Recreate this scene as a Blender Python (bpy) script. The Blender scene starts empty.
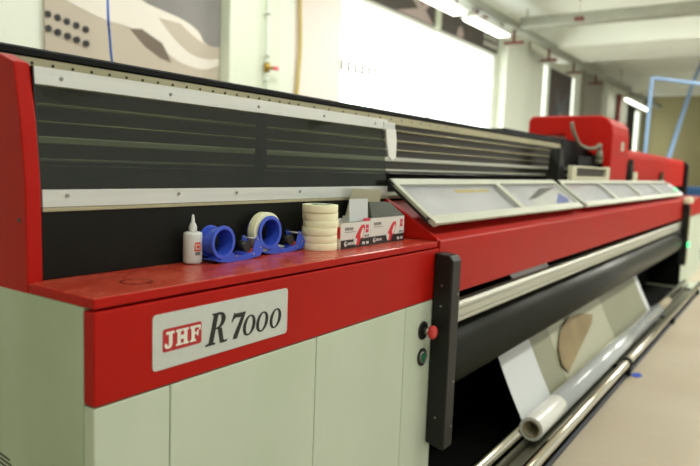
import bpy, bmesh, math, random
from mathutils import Vector, Matrix
random.seed(7)
SC = bpy.context.scene
COL = SC.collection
PI = math.pi

# ------------------------------------------------------------------ materials
def srgb(r, g, b):
    def f(c):
        c /= 255.0
        return c / 12.92 if c <= 0.04045 else ((c + 0.055) / 1.055) ** 2.4
    return (f(r), f(g), f(b), 1.0)

def mat(name, col, rough=0.5, metal=0.0, noise=0.0, nscale=6.0, col2=None, spec=0.5, coat=0.0,
        stretch=None, bump=0.0, bscale=200.0, trans=0.0, emit=None, estr=0.0, contrast=(0.35, 0.65)):
    m = bpy.data.materials.new(name); m.use_nodes = True
    nt = m.node_tree; b = nt.nodes['Principled BSDF']
    c = srgb(*col)
    b.inputs['Base Color'].default_value = c
    b.inputs['Roughness'].default_value = rough
    b.inputs['Metallic'].default_value = metal
    b.inputs['Specular IOR Level'].default_value = spec
    b.inputs['Coat Weight'].default_value = coat
    b.inputs['Transmission Weight'].default_value = trans
    if emit:
        b.inputs['Emission Color'].default_value = srgb(*emit)
        b.inputs['Emission Strength'].default_value = estr
    tc = nt.nodes.new('ShaderNodeTexCoord')
    mp = nt.nodes.new('ShaderNodeMapping')
    nt.links.new(tc.outputs['Object'], mp.inputs['Vector'])
    if stretch: mp.inputs['Scale'].default_value = stretch
    nz = nt.nodes.new('ShaderNodeTexNoise')
    nz.inputs['Scale'].default_value = nscale; nz.inputs['Detail'].default_value = 5
    nt.links.new(mp.outputs['Vector'], nz.inputs['Vector'])
    if noise > 0 or col2:
        rp = nt.nodes.new('ShaderNodeValToRGB')
        rp.color_ramp.elements[0].position = contrast[0]
        rp.color_ramp.elements[1].position = contrast[1]
        if col2:
            rp.color_ramp.elements[0].color = c
            rp.color_ramp.elements[1].color = srgb(*col2)
        else:
            rp.color_ramp.elements[0].color = tuple(x * (1 - noise) for x in c[:3]) + (1,)
            rp.color_ramp.elements[1].color = tuple(min(1, x * (1 + noise)) for x in c[:3]) + (1,)
        nt.links.new(nz.outputs['Fac'], rp.inputs['Fac'])
        nt.links.new(rp.outputs['Color'], b.inputs['Base Color'])
    # faint roughness variation on everything
    mr = nt.nodes.new('ShaderNodeMapRange')
    mr.inputs['To Min'].default_value = max(0.02, rough - 0.05); mr.inputs['To Max'].default_value = min(1, rough + 0.05)
    nt.links.new(nz.outputs['Fac'], mr.inputs['Value']); nt.links.new(mr.outputs['Result'], b.inputs['Roughness'])
    if bump > 0:
        n2 = nt.nodes.new('ShaderNodeTexNoise'); n2.inputs['Scale'].default_value = bscale
        nt.links.new(tc.outputs['Object'], n2.inputs['Vector'])
        bp = nt.nodes.new('ShaderNodeBump'); bp.inputs['Strength'].default_value = bump; bp.inputs['Distance'].default_value = 0.002
        nt.links.new(n2.outputs['Fac'], bp.inputs['Height']); nt.links.new(bp.outputs['Normal'], b.inputs['Normal'])
    return m

def pane_mat(name, tint, refl, rough=0.03, haze=0.0, hazecol=(200, 200, 200)):
    """clear sheet: tinted see-through plus fresnel reflection plus a little surface haze (scratched plastic)"""
    m = bpy.data.materials.new(name); m.use_nodes = True
    nt = m.node_tree; nt.nodes.clear()
    out = nt.nodes.new('ShaderNodeOutputMaterial')
    tr = nt.nodes.new('ShaderNodeBsdfTransparent'); tr.inputs['Color'].default_value = srgb(*tint)
    gl = nt.nodes.new('ShaderNodeBsdfGlossy'); gl.inputs['Roughness'].default_value = rough
    df = nt.nodes.new('ShaderNodeBsdfDiffuse'); df.inputs['Color'].default_value = srgb(*hazecol)
    tc = nt.nodes.new('ShaderNodeTexCoord'); nz = nt.nodes.new('ShaderNodeTexNoise'); nz.inputs['Scale'].default_value = 4
    nt.links.new(tc.outputs['Object'], nz.inputs['Vector'])
    mu = nt.nodes.new('ShaderNodeMath'); mu.operation = 'MULTIPLY'; mu.inputs[1].default_value = haze * 2
    nt.links.new(nz.outputs['Fac'], mu.inputs[0])
    m1 = nt.nodes.new('ShaderNodeMixShader'); nt.links.new(mu.outputs[0], m1.inputs['Fac'])
    nt.links.new(tr.outputs[0], m1.inputs[1]); nt.links.new(df.outputs[0], m1.inputs[2])
    # thin sheet: Schlick reflectance from the facing angle, the same from either side
    lw = nt.nodes.new('ShaderNodeLayerWeight'); lw.inputs['Blend'].default_value = 0.5
    pw = nt.nodes.new('ShaderNodeMath'); pw.operation = 'POWER'; pw.inputs[1].default_value = 5
    nt.links.new(lw.outputs['Facing'], pw.inputs[0])
    r0 = ((refl - 1) / (refl + 1)) ** 2
    ma = nt.nodes.new('ShaderNodeMath'); ma.operation = 'MULTIPLY_ADD'; ma.inputs[1].default_value = .35; ma.inputs[2].default_value = r0
    nt.links.new(pw.outputs[0], ma.inputs[0])
    m2 = nt.nodes.new('ShaderNodeMixShader'); nt.links.new(ma.outputs[0], m2.inputs['Fac'])
    nt.links.new(m1.outputs[0], m2.inputs[1]); nt.links.new(gl.outputs[0], m2.inputs[2])
    nt.links.new(m2.outputs[0], out.inputs['Surface'])
    return m

M = {}
M['red'] = mat('red_paint', (172, 20, 9), 0.45, noise=0.06, nscale=3, spec=.16, bump=0.06, bscale=500)
M['redtop'] = mat('red_paint_worn', (178, 54, 38), 0.27, noise=0.0, nscale=6, spec=.45, contrast=(.35,.7), col2=(194, 80, 60), stretch=(1, 2.2, 1), bump=0.08, bscale=350)
M['white'] = mat('cream_enamel', (188, 199, 178), 0.5, spec=.3, col2=(198, 207, 188), nscale=1.6, stretch=(1.5, 1.5, 0.8), bump=0.04, bscale=300)
M['side'] = mat('cream_enamel_stained', (172, 186, 158), 0.55, col2=(192, 204, 184), nscale=2.4, spec=.25, stretch=(1, 1.2, .8), bump=0.04, bscale=300)
M['black'] = mat('black_panel', (22, 23, 18), 0.5, spec=.15, noise=0.1, nscale=9, bump=0.1, bscale=400)
M['matteblack'] = mat('matte_black', (14, 14, 13), 0.7, spec=.2, noise=0.1)
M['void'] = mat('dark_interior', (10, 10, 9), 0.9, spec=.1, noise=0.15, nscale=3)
M['post'] = mat('charcoal_powder_coat', (28, 29, 26), 0.42, spec=.25, noise=0.05, bump=0.1, bscale=600)
M['frame'] = mat('brushed_aluminium_pale', (206, 208, 202), 0.42, 0.35, noise=0.05, nscale=8, stretch=(.3, 8, 8))
M['flapframe'] = mat('dull_aluminium', (184, 187, 172), 0.45, 0.3, noise=0.05, nscale=8, stretch=(.3, 8, 8))
M['alu'] = mat('anodised_extrusion', (190, 190, 176), 0.42, 0.45, noise=0.07, nscale=5, stretch=(.2, 9, 9))
M['chrome'] = mat('chromed_tube', (214, 210, 194), 0.16, 1.0, noise=0.05, stretch=(.2, 4, 4))
M['steel'] = mat('steel_screw', (150, 150, 146), 0.35, 0.9)
M['darkmetal'] = mat('dark_anodised', (62, 58, 46), 0.35, 0.5, noise=0.15, nscale=4, stretch=(.15, 9, 9))
M['bronze'] = mat('bronze_rail', (132, 124, 88), 0.34, 0.6, noise=0.12, nscale=4, stretch=(.15, 9, 9))
M['strip'] = mat('beige_rail', (172, 166, 134), 0.45, 0.3, noise=0.08, nscale=6, stretch=(.4, 6, 6))
M['roller'] = mat('black_roller_cover', (36, 37, 30), 0.42, 0.0, spec=.3, noise=0.12, nscale=3, stretch=(.5, 1, 1))
M['bed'] = mat('grey_bed', (222, 220, 228), 0.45, 0.2, noise=0.05)
M['plate'] = mat('silver_nameplate', (198, 203, 196), 0.4, 0.1, noise=0.02, nscale=40)
M['logored'] = mat('logo_red', (176, 22, 26), 0.4)
M['ink'] = mat('black_ink', (18, 20, 18), 0.4)
M['paint_white'] = mat('white_ink', (226, 226, 214), 0.5)
M['tape'] = mat('masking_tape', (246, 244, 208), 0.6, noise=0.03, nscale=30, stretch=(1, 1, 20))
M['core'] = mat('printed_paper_core', (205, 214, 208), 0.6, col2=(30, 140, 80), nscale=28, contrast=(.52, .58))
M['blue'] = mat('blue_dispenser_plastic', (56, 88, 208), 0.33, noise=0.05, spec=0.5)
M['bottle'] = mat('translucent_white_plastic', (214, 218, 214), 0.4, noise=0.03)
M['orange'] = mat('orange_label', (214, 74, 44), 0.5)
M['green'] = mat('green_label', (30, 150, 70), 0.5)
M['card'] = mat('white_carton', (214, 214, 206), 0.6, noise=0.02)
M['cardflap'] = mat('pale_carton_flap', (196, 202, 202), 0.65, noise=0.02)
M['olive'] = mat('dark_olive_carton_lining', (44, 48, 31), 0.6, noise=0.06)
M['beige'] = mat('beige_carton_lining', (178, 172, 146), 0.65, noise=0.04)
M['cred'] = mat('carton_red', (205, 30, 40), 0.5)
M['magenta'] = mat('carton_crimson', (200, 30, 70), 0.5)
M['cblack'] = mat('carton_black', (24, 22, 22), 0.5)
M['cgrey'] = mat('carton_grey_print', (120, 120, 116), 0.6)
M['stopred'] = mat('red_button', (190, 40, 34), 0.35)
M['btngreen'] = mat('green_button', (20, 110, 70), 0.3, coat=0.5)
M['led'] = mat('green_led', (60, 220, 140), 0.4, emit=(60, 255, 150), estr=2.2)
M['film_white'] = mat('white_film_margin', (206, 210, 210), 0.5)
M['film_grey'] = mat('grey_printed_film', (142, 142, 118), 0.42, noise=0.06, nscale=1.5)
M['film_pale'] = mat('pale_printed_film', (176, 176, 152), 0.42, noise=0.04, nscale=1.5)
M['film_brown'] = mat('brown_printed_film', (160, 142, 96), 0.45, col2=(126, 106, 66), nscale=2.2)
M['roll'] = mat('wound_film_roll', (196, 200, 200), 0.22, col2=(176, 182, 186), nscale=1.2, stretch=(.5, 3, 3), coat=0.7)
M['rollw'] = mat('wound_film_roll_white', (226, 226, 220), 0.3, coat=0.3)
M['cardcore'] = mat('cardboard_tube', (160, 148, 122), 0.7)
M['darkrail'] = mat('dark_blue_floor_rail', (28, 36, 52), 0.5, noise=0.1)
M['greyrail'] = mat('grey_floor_rail', (104, 104, 88), 0.45, 0.3, noise=0.1)
M['yellow'] = mat('yellow_black_guard', (120, 104, 40), 0.5)
M['cable'] = mat('grey_cable', (118, 116, 98), 0.55)
M['creambox'] = mat('cream_bracket', (200, 196, 168), 0.5)
M['pink'] = mat('label_grey', (170, 168, 150), 0.5)
M['paper'] = mat('white_paper', (226, 226, 220), 0.6)
M['bluecard'] = mat('blue_print', (30, 76, 190), 0.5)
M['bluebox'] = mat('blue_plastic_box', (34, 78, 124), 0.5)
M['yel'] = mat('yellow_sticker', (224, 196, 110), 0.5)
M['hose'] = mat('pale_blue_air_hose', (128, 160, 200), 0.4)
M['hose2'] = mat('deep_blue_air_hose', (60, 108, 205), 0.4)
M['wall'] = mat('cream_plaster', (228, 232, 218), 0.9, noise=0.02, nscale=1)
M['wallpink'] = mat('pinkish_plaster', (236, 222, 214), 0.9, noise=0.02, nscale=1)
M['olivewall'] = mat('olive_end_wall', (160, 152, 112), 0.9, noise=0.05, nscale=.5)
M['ceil'] = mat('ceiling_paint', (240, 243, 234), 0.9, noise=0.02, nscale=1)
M['column'] = mat('column_paint', (222, 228, 208), 0.85, noise=0.02, nscale=1)
M['darkcol'] = mat('dark_doorway', (28, 30, 26), 0.8)
M['greycol'] = mat('grey_column_paint', (150, 148, 136), 0.8)
M['pipe'] = mat('painted_pipe', (214, 222, 208), 0.5)
M['yellowcable'] = mat('ochre_cable', (196, 178, 104), 0.6)
M['brass'] = mat('brass_valve', (160, 130, 50), 0.35, 0.7)
M['valvered'] = mat('red_valve_handle', (225, 60, 80), 0.4)
M['darkred'] = mat('dark_red_pipe', (124, 34, 34), 0.5)
M['rust'] = mat('rust_red_bracket', (96, 40, 32), 0.6)
M['tray'] = mat('grey_cable_tray', (150, 152, 138), 0.5, 0.2, noise=0.05)
M['tube'] = mat('lit_fluorescent_tube', (255, 255, 250), 0.4, emit=(255, 252, 240), estr=5.0)
M['housing'] = mat('white_lamp_housing', (224, 226, 218), 0.5)
M['b_beige'] = mat('banner_beige', (188, 176, 158), 0.7, noise=0.05, nscale=1)
M['b_white'] = mat('banner_white', (226, 218, 206), 0.7, noise=0.03, nscale=1)
M['b_grey'] = mat('banner_grey', (134, 130, 126), 0.7, noise=0.12, nscale=1.2)
M['b_brown'] = mat('banner_brown', (112, 98, 84), 0.7, noise=0.1, nscale=2)
M['b_dark'] = mat('banner_dark', (84, 76, 72), 0.7, noise=0.08, nscale=2)
M['b_pink'] = mat('banner_pink', (186, 168, 164), 0.7, noise=0.06, nscale=2)
M['p_blue'] = mat('poster_blue', (70, 92, 112), 0.7, col2=(120, 112, 104), nscale=2)
M['glass'] = pane_mat('window_glass', (248, 250, 250), 1.1, 0.02)
M['tint'] = pane_mat('smoked_acrylic', (184, 190, 174), 1.42, 0.05, 0.06, (110, 116, 98))
M['clear'] = pane_mat('clear_acrylic', (244, 245, 244), 1.3, 0.10, 0.05, (200, 200, 206))

# floor: warm tan epoxy
M['floor'] = mat('tan_epoxy_floor', (180, 168, 146), 0.4, noise=0.0, nscale=1.2, col2=(190, 180, 160), bump=0.05, bscale=20)

def ring_stain(m, cx, cy, rad, width, col):
    """a dried ring left by a tin: a shape of its own on the worn top"""
    nt = m.node_tree; b = nt.nodes['Principled BSDF']
    src = b.inputs['Base Color'].links[0].from_socket
    tc = nt.nodes.new('ShaderNodeTexCoord'); sp = nt.nodes.new('ShaderNodeSeparateXYZ'); cb = nt.nodes.new('ShaderNodeCombineXYZ')
    nt.links.new(tc.outputs['Object'], sp.inputs[0]); nt.links.new(sp.outputs[0], cb.inputs[0]); nt.links.new(sp.outputs[1], cb.inputs[1])
    ds = nt.nodes.new('ShaderNodeVectorMath'); ds.operation = 'DISTANCE'; ds.inputs[1].default_value = (cx, cy, 0)
    nt.links.new(cb.outputs[0], ds.inputs[0])
    s = nt.nodes.new('ShaderNodeMath'); s.operation = 'SUBTRACT'; s.inputs[1].default_value = rad
    a = nt.nodes.new('ShaderNodeMath'); a.operation = 'ABSOLUTE'
    r = nt.nodes.new('ShaderNodeMapRange'); r.inputs['From Min'].default_value = width * .3; r.inputs['From Max'].default_value = width; r.inputs['To Min'].default_value = 0.85
    r.inputs['To Max'].default_value = 0.0
    nt.links.new(ds.outputs['Value'], s.inputs[0]); nt.links.new(s.outputs[0], a.inputs[0]); nt.links.new(a.outputs[0], r.inputs['Value'])
    mx = nt.nodes.new('ShaderNodeMix'); mx.data_type = 'RGBA'
    nt.links.new(r.outputs[0], mx.inputs[0]); nt.links.new(src, mx.inputs[6]); mx.inputs[7].default_value = srgb(*col)
    nt.links.new(mx.outputs[2], b.inputs['Base Color'])

# ------------------------------------------------------------------ mesh builder
class MB:
    def __init__(self): self.v = []; self.f = []; self.m = []; self.s = []
    def add(self, vs, fs, mi=0, smooth=False):
        o = len(self.v); self.v += [tuple(p) for p in vs]
        for f in fs: self.f.append([o + i for i in f]); self.m.append(mi); self.s.append(smooth)
        return self
    def box(self, x0, x1, y0, y1, z0, z1, mi=0):
        v = [(x0, y0, z0), (x1, y0, z0), (x1, y1, z0), (x0, y1, z0), (x0, y0, z1), (x1, y0, z1), (x1, y1, z1), (x0, y1, z1)]
        return self.add(v, [(0, 3, 2, 1), (4, 5, 6, 7), (0, 1, 5, 4), (1, 2, 6, 5), (2, 3, 7, 6), (3, 0, 4, 7)], mi)
    def prism(self, poly, axis, a0, a1, mi=0, smooth_side=False):
        def P(p, a):
            return {'x': (a, p[0], p[1]), 'y': (p[0], a, p[1]), 'z': (p[0], p[1], a)}[axis]
        n = len(poly)
        v = [P(p, a0) for p in poly] + [P(p, a1) for p in poly]
        self.add(v, [tuple(range(n))[::-1], tuple(range(n, 2 * n))], mi)
        o = len(self.v) - 2 * n
        for i in range(n):
            j = (i + 1) % n
            self.f.append([o + i, o + j, o + n + j, o + n + i]); self.m.append(mi); self.s.append(smooth_side)
        return self
    def band(self, outer, inner, axis, a0, a1, mi=0, smooth=True):
        """ring-like solid between two closed outlines of the same length"""
        def P(p, a):
            return {'x': (a, p[0], p[1]), 'y': (p[0], a, p[1]), 'z': (p[0], p[1], a)}[axis]
        n = len(outer)
        v = [P(p, a0) for p in outer] + [P(p, a0) for p in inner] + [P(p, a1) for p in outer] + [P(p, a1) for p in inner]
        o = len(self.v); self.v += v
        for i in range(n):
            j = (i + 1) % n
            for q, sm in (([i, j, n + j, n + i], False), ([2*n+i, 3*n+i, 3*n+j, 2*n+j], False),
                          ([i, 2*n+i, 2*n+j, j], smooth), ([n+i, n+j, 3*n+j, 3*n+i], smooth)):
                self.f.append([o + k for k in q]); self.m.append(mi); self.s.append(sm)
        return self
    def cyl(self, p0, p1, r, r2=None, n=24, mi=0, caps=True):
        p0 = Vector(p0); p1 = Vector(p1); r2 = r if r2 is None else r2
        d = (p1 - p0).normalized(); a = d.orthogonal().normalized(); b = d.cross(a)
        v = []
        for p, rr in ((p0, r), (p1, r2)):
            for i in range(n):
                t = 2 * PI * i / n; v.append(p + a * rr * math.cos(t) + b * rr * math.sin(t))
        self.add(v, [(i, (i + 1) % n, n + (i + 1) % n, n + i) for i in range(n)], mi, True)
        o = len(self.v) - 2 * n
        if caps:
            self.f.append([o + i for i in range(n)][::-1]); self.m.append(mi); self.s.append(False)
            self.f.append([o + n + i for i in range(n)]); self.m.append(mi); self.s.append(False)
        return self
    def pipe(self, p0, p1, ro, ri, n=32, mi=0):
        """hollow tube"""
        p0 = Vector(p0); p1 = Vector(p1); d = (p1 - p0).normalized(); a = d.orthogonal().normalized(); b = d.cross(a)
        o = len(self.v)
        for p in (p0, p1):
            for rr in (ro, ri):
                for i in range(n):
                    t = 2 * PI * i / n; self.v.append(tuple(p + a * rr * math.cos(t) + b * rr * math.sin(t)))
        for i in range(n):
            j = (i + 1) % n
            for q, sm in (([i, n+i, n+j, j], False), ([2*n+i, 2*n+j, 3*n+j, 3*n+i], False), ([i, j, 2*n+j, 2*n+i], True), ([n+i, 3*n+i, 3*n+j, n+j], True)):
                self.f.append([o + k for k in q]); self.m.append(mi); self.s.append(sm)
        return self
    def lathe(self, prof, c=(0, 0, 0), n=32, mi=0, sx=1, sy=1):
        o = len(self.v)
        for r, z in prof:
            for i in range(n):
                t = 2 * PI * i / n; self.v.append((c[0] + r * sx * math.cos(t), c[1] + r * sy * math.sin(t), c[2] + z))
        for k in range(len(prof) - 1):
            for i in range(n):
                j = (i + 1) % n
                self.f.append([o + k*n + i, o + k*n + j, o + (k+1)*n + j, o + (k+1)*n + i]); self.m.append(mi); self.s.append(True)
        self.f.append([o + i for i in range(n)][::-1]); self.m.append(mi); self.s.append(False)
        self.f.append([o + (len(prof)-1)*n + i for i in range(n)]); self.m.append(mi); self.s.append(False)
        return self
    def tube(self, pts, r, n=10, mi=0):
        pts = [Vector(p) for p in pts]; o = len(self.v)
        up = None
        for k, p in enumerate(pts):
            d = (pts[min(k+1, len(pts)-1)] - pts[max(k-1, 0)]).normalized()
            if up is None: up = d.orthogonal().normalized()
            up = (up - d * up.dot(d)).normalized(); b = d.cross(up)
            for i in range(n):
                t = 2 * PI * i / n; self.v.append(tuple(p + up * r * math.cos(t) + b * r * math.sin(t)))
        for k in range(len(pts) - 1):
            for i in range(n):
                j = (i + 1) % n
                self.f.append([o + k*n+i, o + k*n+j, o + (k+1)*n+j, o + (k+1)*n+i]); self.m.append(mi); self.s.append(True)
        self.f.append([o + i for i in range(n)][::-1]); self.m.append(mi); self.s.append(False)
        self.f.append([o + (len(pts)-1)*n + i for i in range(n)]); self.m.append(mi); self.s.append(False)
        return self
    def build(self, name, mats, parent=None, off=(0, 0, 0), bevel=0.0, loc=None, segs=2):
        me = bpy.data.meshes.new(name)
        off = Vector(off)
        me.from_pydata([tuple(Vector(p) - off) for p in self.v], [], self.f)
        if not isinstance(mats, (list, tuple)): mats = [mats]
        for m in mats: me.materials.append(m)
        for p, mi, sm in zip(me.polygons, self.m, self.s): p.material_index = mi; p.use_smooth = sm
        bm = bmesh.new(); bm.from_mesh(me); bmesh.ops.recalc_face_normals(bm, faces=bm.faces); bm.to_mesh(me); bm.free()
        o = bpy.data.objects.new(name, me); COL.objects.link(o)
        if parent: o.parent = parent
        if loc is not None: o.location = loc
        if bevel:
            b = o.modifiers.new('bevel', 'BEVEL'); b.width = bevel; b.segments = segs; b.limit_method = 'ANGLE'; b.angle_limit = math.radians(40)
        return o

def spline(pts, n=10):
    P = [Vector(p) for p in pts]; P = [P[0] * 2 - P[1]] + P + [P[-1] * 2 - P[-2]]; out = []
    for i in range(1, len(P) - 2):
        for k in range(n):
            t = k / n
            out.append(0.5 * ((2 * P[i]) + (P[i+1] - P[i-1]) * t + (2*P[i-1] - 5*P[i] + 4*P[i+1] - P[i+2]) * t*t + (-P[i-1] + 3*P[i] - 3*P[i+1] + P[i+2]) * t**3))
    out.append(P[-2]); return out

def rrect(x0, x1, y0, y1, r, n=5):
    out = []
    for cx, cy, a in ((x1-r, y0+r, -90), (x1-r, y1-r, 0), (x0+r, y1-r, 90), (x0+r, y0+r, 180)):
        for k in range(n + 1):
            t = math.radians(a + 90 * k / n); out.append((cx + r*math.cos(t), cy + r*math.sin(t)))
    return out

def tag(o, label=None, cat=None, group=None, kind=None):
    if label: o['label'] = label
    if cat: o['category'] = cat
    if group: o['group'] = group
    if kind: o['kind'] = kind
    return o
def empty(name, loc, label, cat, group=None, rz=0):
    o = bpy.data.objects.new(name, None); COL.objects.link(o); o.location = loc; o.rotation_euler.z = rz
    o.empty_display_size = 0.05
    return tag(o, label, cat, group)
def struct(name, mb, m, bevel=0):
    o = mb.build(name, m, bevel=bevel); o['kind'] = 'structure'; return o
def copy_tree(o, parent=None):
    c = o.copy(); COL.objects.link(c); c.parent = parent
    for ch in list(o.children): copy_tree(ch, c)
    return c

# ================================================================== THE ROOM
ZC = 4.45           # ceiling
XL, XR, YB, YF = -3.0, 27.0, 5.0, -6.0
struct('floor', MB().box(XL, XR, YF, YB + .2, -0.1, 0), M['floor'])
struct('ceiling', MB().box(XL, XR, YF, YB + .2, ZC, ZC + .15), M['ceil'])
# back wall with the two big windows and the narrow ones further on
w = MB()
WZ0, WZ1 = 1.2, 3.68
def wallpiece(x0, x1, z0, z1, mi=0): w.box(x0, x1, YB, YB + .2, z0, z1, mi)
wallpiece(XL, 6.05, 0, ZC); wallpiece(6.05, 7.0, 0, ZC, 1)
wallpiece(7.0, 12.22, 0, WZ0); wallpiece(7.0, 12.22, WZ1, ZC)
wallpiece(12.22, 15.12, 0, ZC)
wallpiece(15.12, 15.5, 3.98, ZC); wallpiece(15.12, 15.5, 0, 1.2)
wallpiece(15.5, 17.45, 0, ZC)
wallpiece(17.45, 17.8, 3.98, ZC); wallpiece(17.45, 17.8, 0, 1.2)
wallpiece(17.8, 25.55, 0, ZC)
wallpiece(25.55, 26.5, 3.85, ZC); wallpiece(25.55, 26.5, 0, 1.2); wallpiece(26.5, XR, 0, ZC)
struct('wall_back', w, [M['wall'], M['wallpink']])
struct('wall_right', MB().box(XR, XR + .2, YF, YB + .2, 0, ZC), M['olivewall'])
struct('wall_left', MB().box(XL - .2, XL, YF, YB + .2, 0, ZC), M['wall'])

def window(n, x0, x1, z0, z1, mull):
    f = MB(); t = .035
    f.box(x0, x0 + t, YB + .03, YB + .11, z0, z1); f.box(x1 - t, x1, YB + .03, YB + .11, z0, z1)
    f.box(x0, x1, YB + .03, YB + .11, z0, z0 + t); f.box(x0, x1, YB + .03, YB + .11, z1 - t, z1)
    for k in range(1, mull):
        xx = x0 + (x1 - x0) * k / mull; f.box(xx - t/2, xx + t/2, YB + .03, YB + .11, z0, z1)
    o = struct('window_%d' % n, f, M['housing'])
    g = MB().box(x0 + t, x1 - t, YB + .065, YB + .071, z0 + t, z1 - t).build('window_pane', M['glass'], o)
window(1, 7.02, 12.2, WZ0, WZ1, 2)
struct('trim_1', MB().box(9.56, 9.74, YB - .04, YB - .002, WZ1 + .02, 4.3), M['column'])
window(2, 15.12, 15.5, 1.2, 3.98, 1); window(3, 17.45, 17.8, 1.2, 3.98, 1); window(4, 25.55, 26.5, 1.2, 3.85, 1)

# columns standing off the back wall
struct('column_1', MB().box(4.84, 5.62, 4.84, YB, 0, ZC), M['column'], .01)
struct('column_2', MB().box(12.34, 13.5, 4.82, YB, 0, ZC), M['wall'], .01)
struct('column_3', MB().box(18.3, 20.1, 4.85, YB, 0, ZC), M['greycol'], .01)
struct('column_4', MB().box(20.6, 21.5, 4.82, YB, 0, ZC), M['wall'], .01)
struct('column_5', MB().box(22.1, 23.4, 4.82, YB, 0, ZC), M['wall'], .01)
struct('door_1', MB().box(23.8, 25.5, YB - .03, YB, 0, 3.9), M['darkcol'])
# ceiling beams across the hall
struct('beam_1', MB().box(13.6, 15.6, YF, 4.82, 4.0, ZC), M['ceil'], .01)
struct('beam_2', MB().box(21.0, 21.6, YF, 4.8, 3.95, ZC), M['ceil'], .01)
struct('beam_3', MB().box(5.4, 5.9, YF, 4.8, 4.0, ZC), M['ceil'], .01)

# ------------------------------------------------------------------ hanging services
tr = empty('cable_tray', (6.5, 4.35, 3.95), 'long grey cable tray running along the hall under the ceiling', 'cable tray')
b = MB().box(6.5, 26.5, 4.25, 4.27, 3.95, 4.05).box(6.5, 26.5, 4.43, 4.45, 3.95, 4.05).box(6.5, 26.5, 4.25, 4.45, 3.94, 3.955)
b.build('trough', M['tray'], tr, off=tr.location)
for x in (9.0, 12.0, 16.0, 20.0, 24.0):
    zt = 4.0 if 13.6 < x < 15.6 else ZC
    MB().cyl((x, 4.35, 3.95), (x, 4.35, zt), .012, n=8).build('hanger_rod', M['tray'], tr, off=tr.location)
du = MB().prism(rrect(11.35, 11.6, 3.95, 4.14, .04), 'y', YF + .2, 4.24)
tag(du.build('cable_duct', M['tray'], off=(11.47, 4.2, 3.95), loc=(11.47, 4.2, 3.95)), 'grey square duct crossing the hall below the ceiling to the tray', 'duct')

# strip lamps hung below the tray, each carried by rust coloured brackets
lamp_names = ['bright strip lamp nearest the viewer, above the first window banner',
              'strip lamp above the second window banner']
for i, (x0, x1) in enumerate([(7.6, 9.15), (9.45, 10.95)]):
    t = empty('strip_lamp', ((x0 + x1) / 2, 4.35, 3.72), lamp_names[i], 'lamp', 'strip lamps under the cable tray')
    MB().box(x0, x1, 4.22, 4.48, 3.758, 3.80).build('lamp_housing', M['housing'], t, off=t.location, bevel=.005)
    MB().box(x0 + .03, x1 - .03, 4.25, 4.45, 3.735, 3.757).build('tube_light', M['tube'], t, off=t.location)
    for xx in (x0 + .15, x1 - .15):
        MB().cyl((xx, 4.35, 3.80), (xx, 4.35, 3.945), .012, n=8).build('hanger_rod', M['rust'], t, off=t.location)
brl = ['rust red bracket between the first two strip lamps', 'rust red bracket in front of the cream column',
       'rust red bracket above the narrow bright window', 'rust red bracket above the second narrow window', 'farthest rust red bracket, above the grey column']
for i, x in enumerate((9.75, 11.4, 13.4, 15.2, 17.2)):
    b = MB().box(x - .05, x + .05, 4.18, 4.52, 3.805 if x < 11 else 3.70, 3.83 if x < 11 else 3.74).box(x - .02, x + .02, 4.33, 4.37, 3.74, 3.945)
    b.build('lamp_bracket', M['rust'], tr, off=tr.location)['label'] = brl[i]
t = empty('strip_lamp', (22.4, 4.3, 3.6), 'tilted lit strip lamp hanging at the far end above the dark doorway', 'lamp')
MB().box(20.6, 24.0, 4.22, 4.4, 3.70, 3.74).build('lamp_housing', M['housing'], t, off=t.location)
MB().cyl((20.6, 4.31, 3.665), (24.0, 4.31, 3.665), .035, n=12).build('tube_light', M['tube'], t, off=t.location)
for xx in (21.2, 23.4): MB().cyl((xx, 4.31, 3.74), (xx, 4.31, 3.94), .012, n=8).build('hanger_rod', M['rust'], t, off=t.location)

# small square object hung from a rod below the ceiling
t = empty('ceiling_sensor', (10.6, 3.0, 3.9), 'small brown box hanging on a thin rod under the ceiling duct', 'sensor')
MB().box(10.56, 10.64, 2.93, 3.07, 3.82, 3.88).build('sensor_body', M['rust'], t, off=t.location, bevel=.004)
MB().cyl((10.6, 3.0, 3.88), (10.6, 3.0, ZC), .006, n=8).build('hanger_rod', M['tray'], t, off=t.location)

# wall pipe with valve, cable, dark red pipe
t = empty('wall_pipe', (5.36, 4.80, 0), 'thin painted vertical pipe on the cream column with a stop valve', 'pipe')
MB().cyl((5.36, 4.80, 0.0), (5.36, 4.80, 4.44), .018, n=12).build('riser_pipe', M['pipe'], t, off=t.location)
v = MB().cyl((5.36, 4.80, 2.40), (5.36, 4.80, 2.50), .032, n=16)
v.cyl((5.36, 4.80, 2.45), (5.42, 4.76, 2.45), .018, n=12).build('valve', M['brass'], t, off=t.location)
MB().box(5.41, 5.49, 4.74, 4.76, 2.43, 2.47).build('valve_handle', M['valvered'], t, off=t.location, bevel=.006)
for z in (2.30, 2.56, 3.0): MB().cyl((5.36, 4.80, z), (5.36, 4.80, z + .04), .028, n=14).build('pipe_collar', M['pipe'], t, off=t.location)
tag(MB().tube(spline([(6.1, 4.97, 1.0), (6.08, 4.97, 2.0), (6.13, 4.97, 2.8), (6.1, 4.97, 3.5), (6.12, 4.97, 4.4)]), .022).build('wall_cable', M['yellowcable'], off=(6.1, 4.97, 0), loc=(6.1, 4.97, 0)),
    'ochre yellow cable running down the wall left of the large window', 'cable')
tag(MB().cyl((21.75, 4.75, 0), (21.75, 4.75, 4.44), .07, n=16).build('drain_pipe', M['darkred'], off=(21.75, 4.75, 0), loc=(21.75, 4.75, 0)),
    'dark red vertical pipe between two cream columns at the far end', 'pipe')
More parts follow.
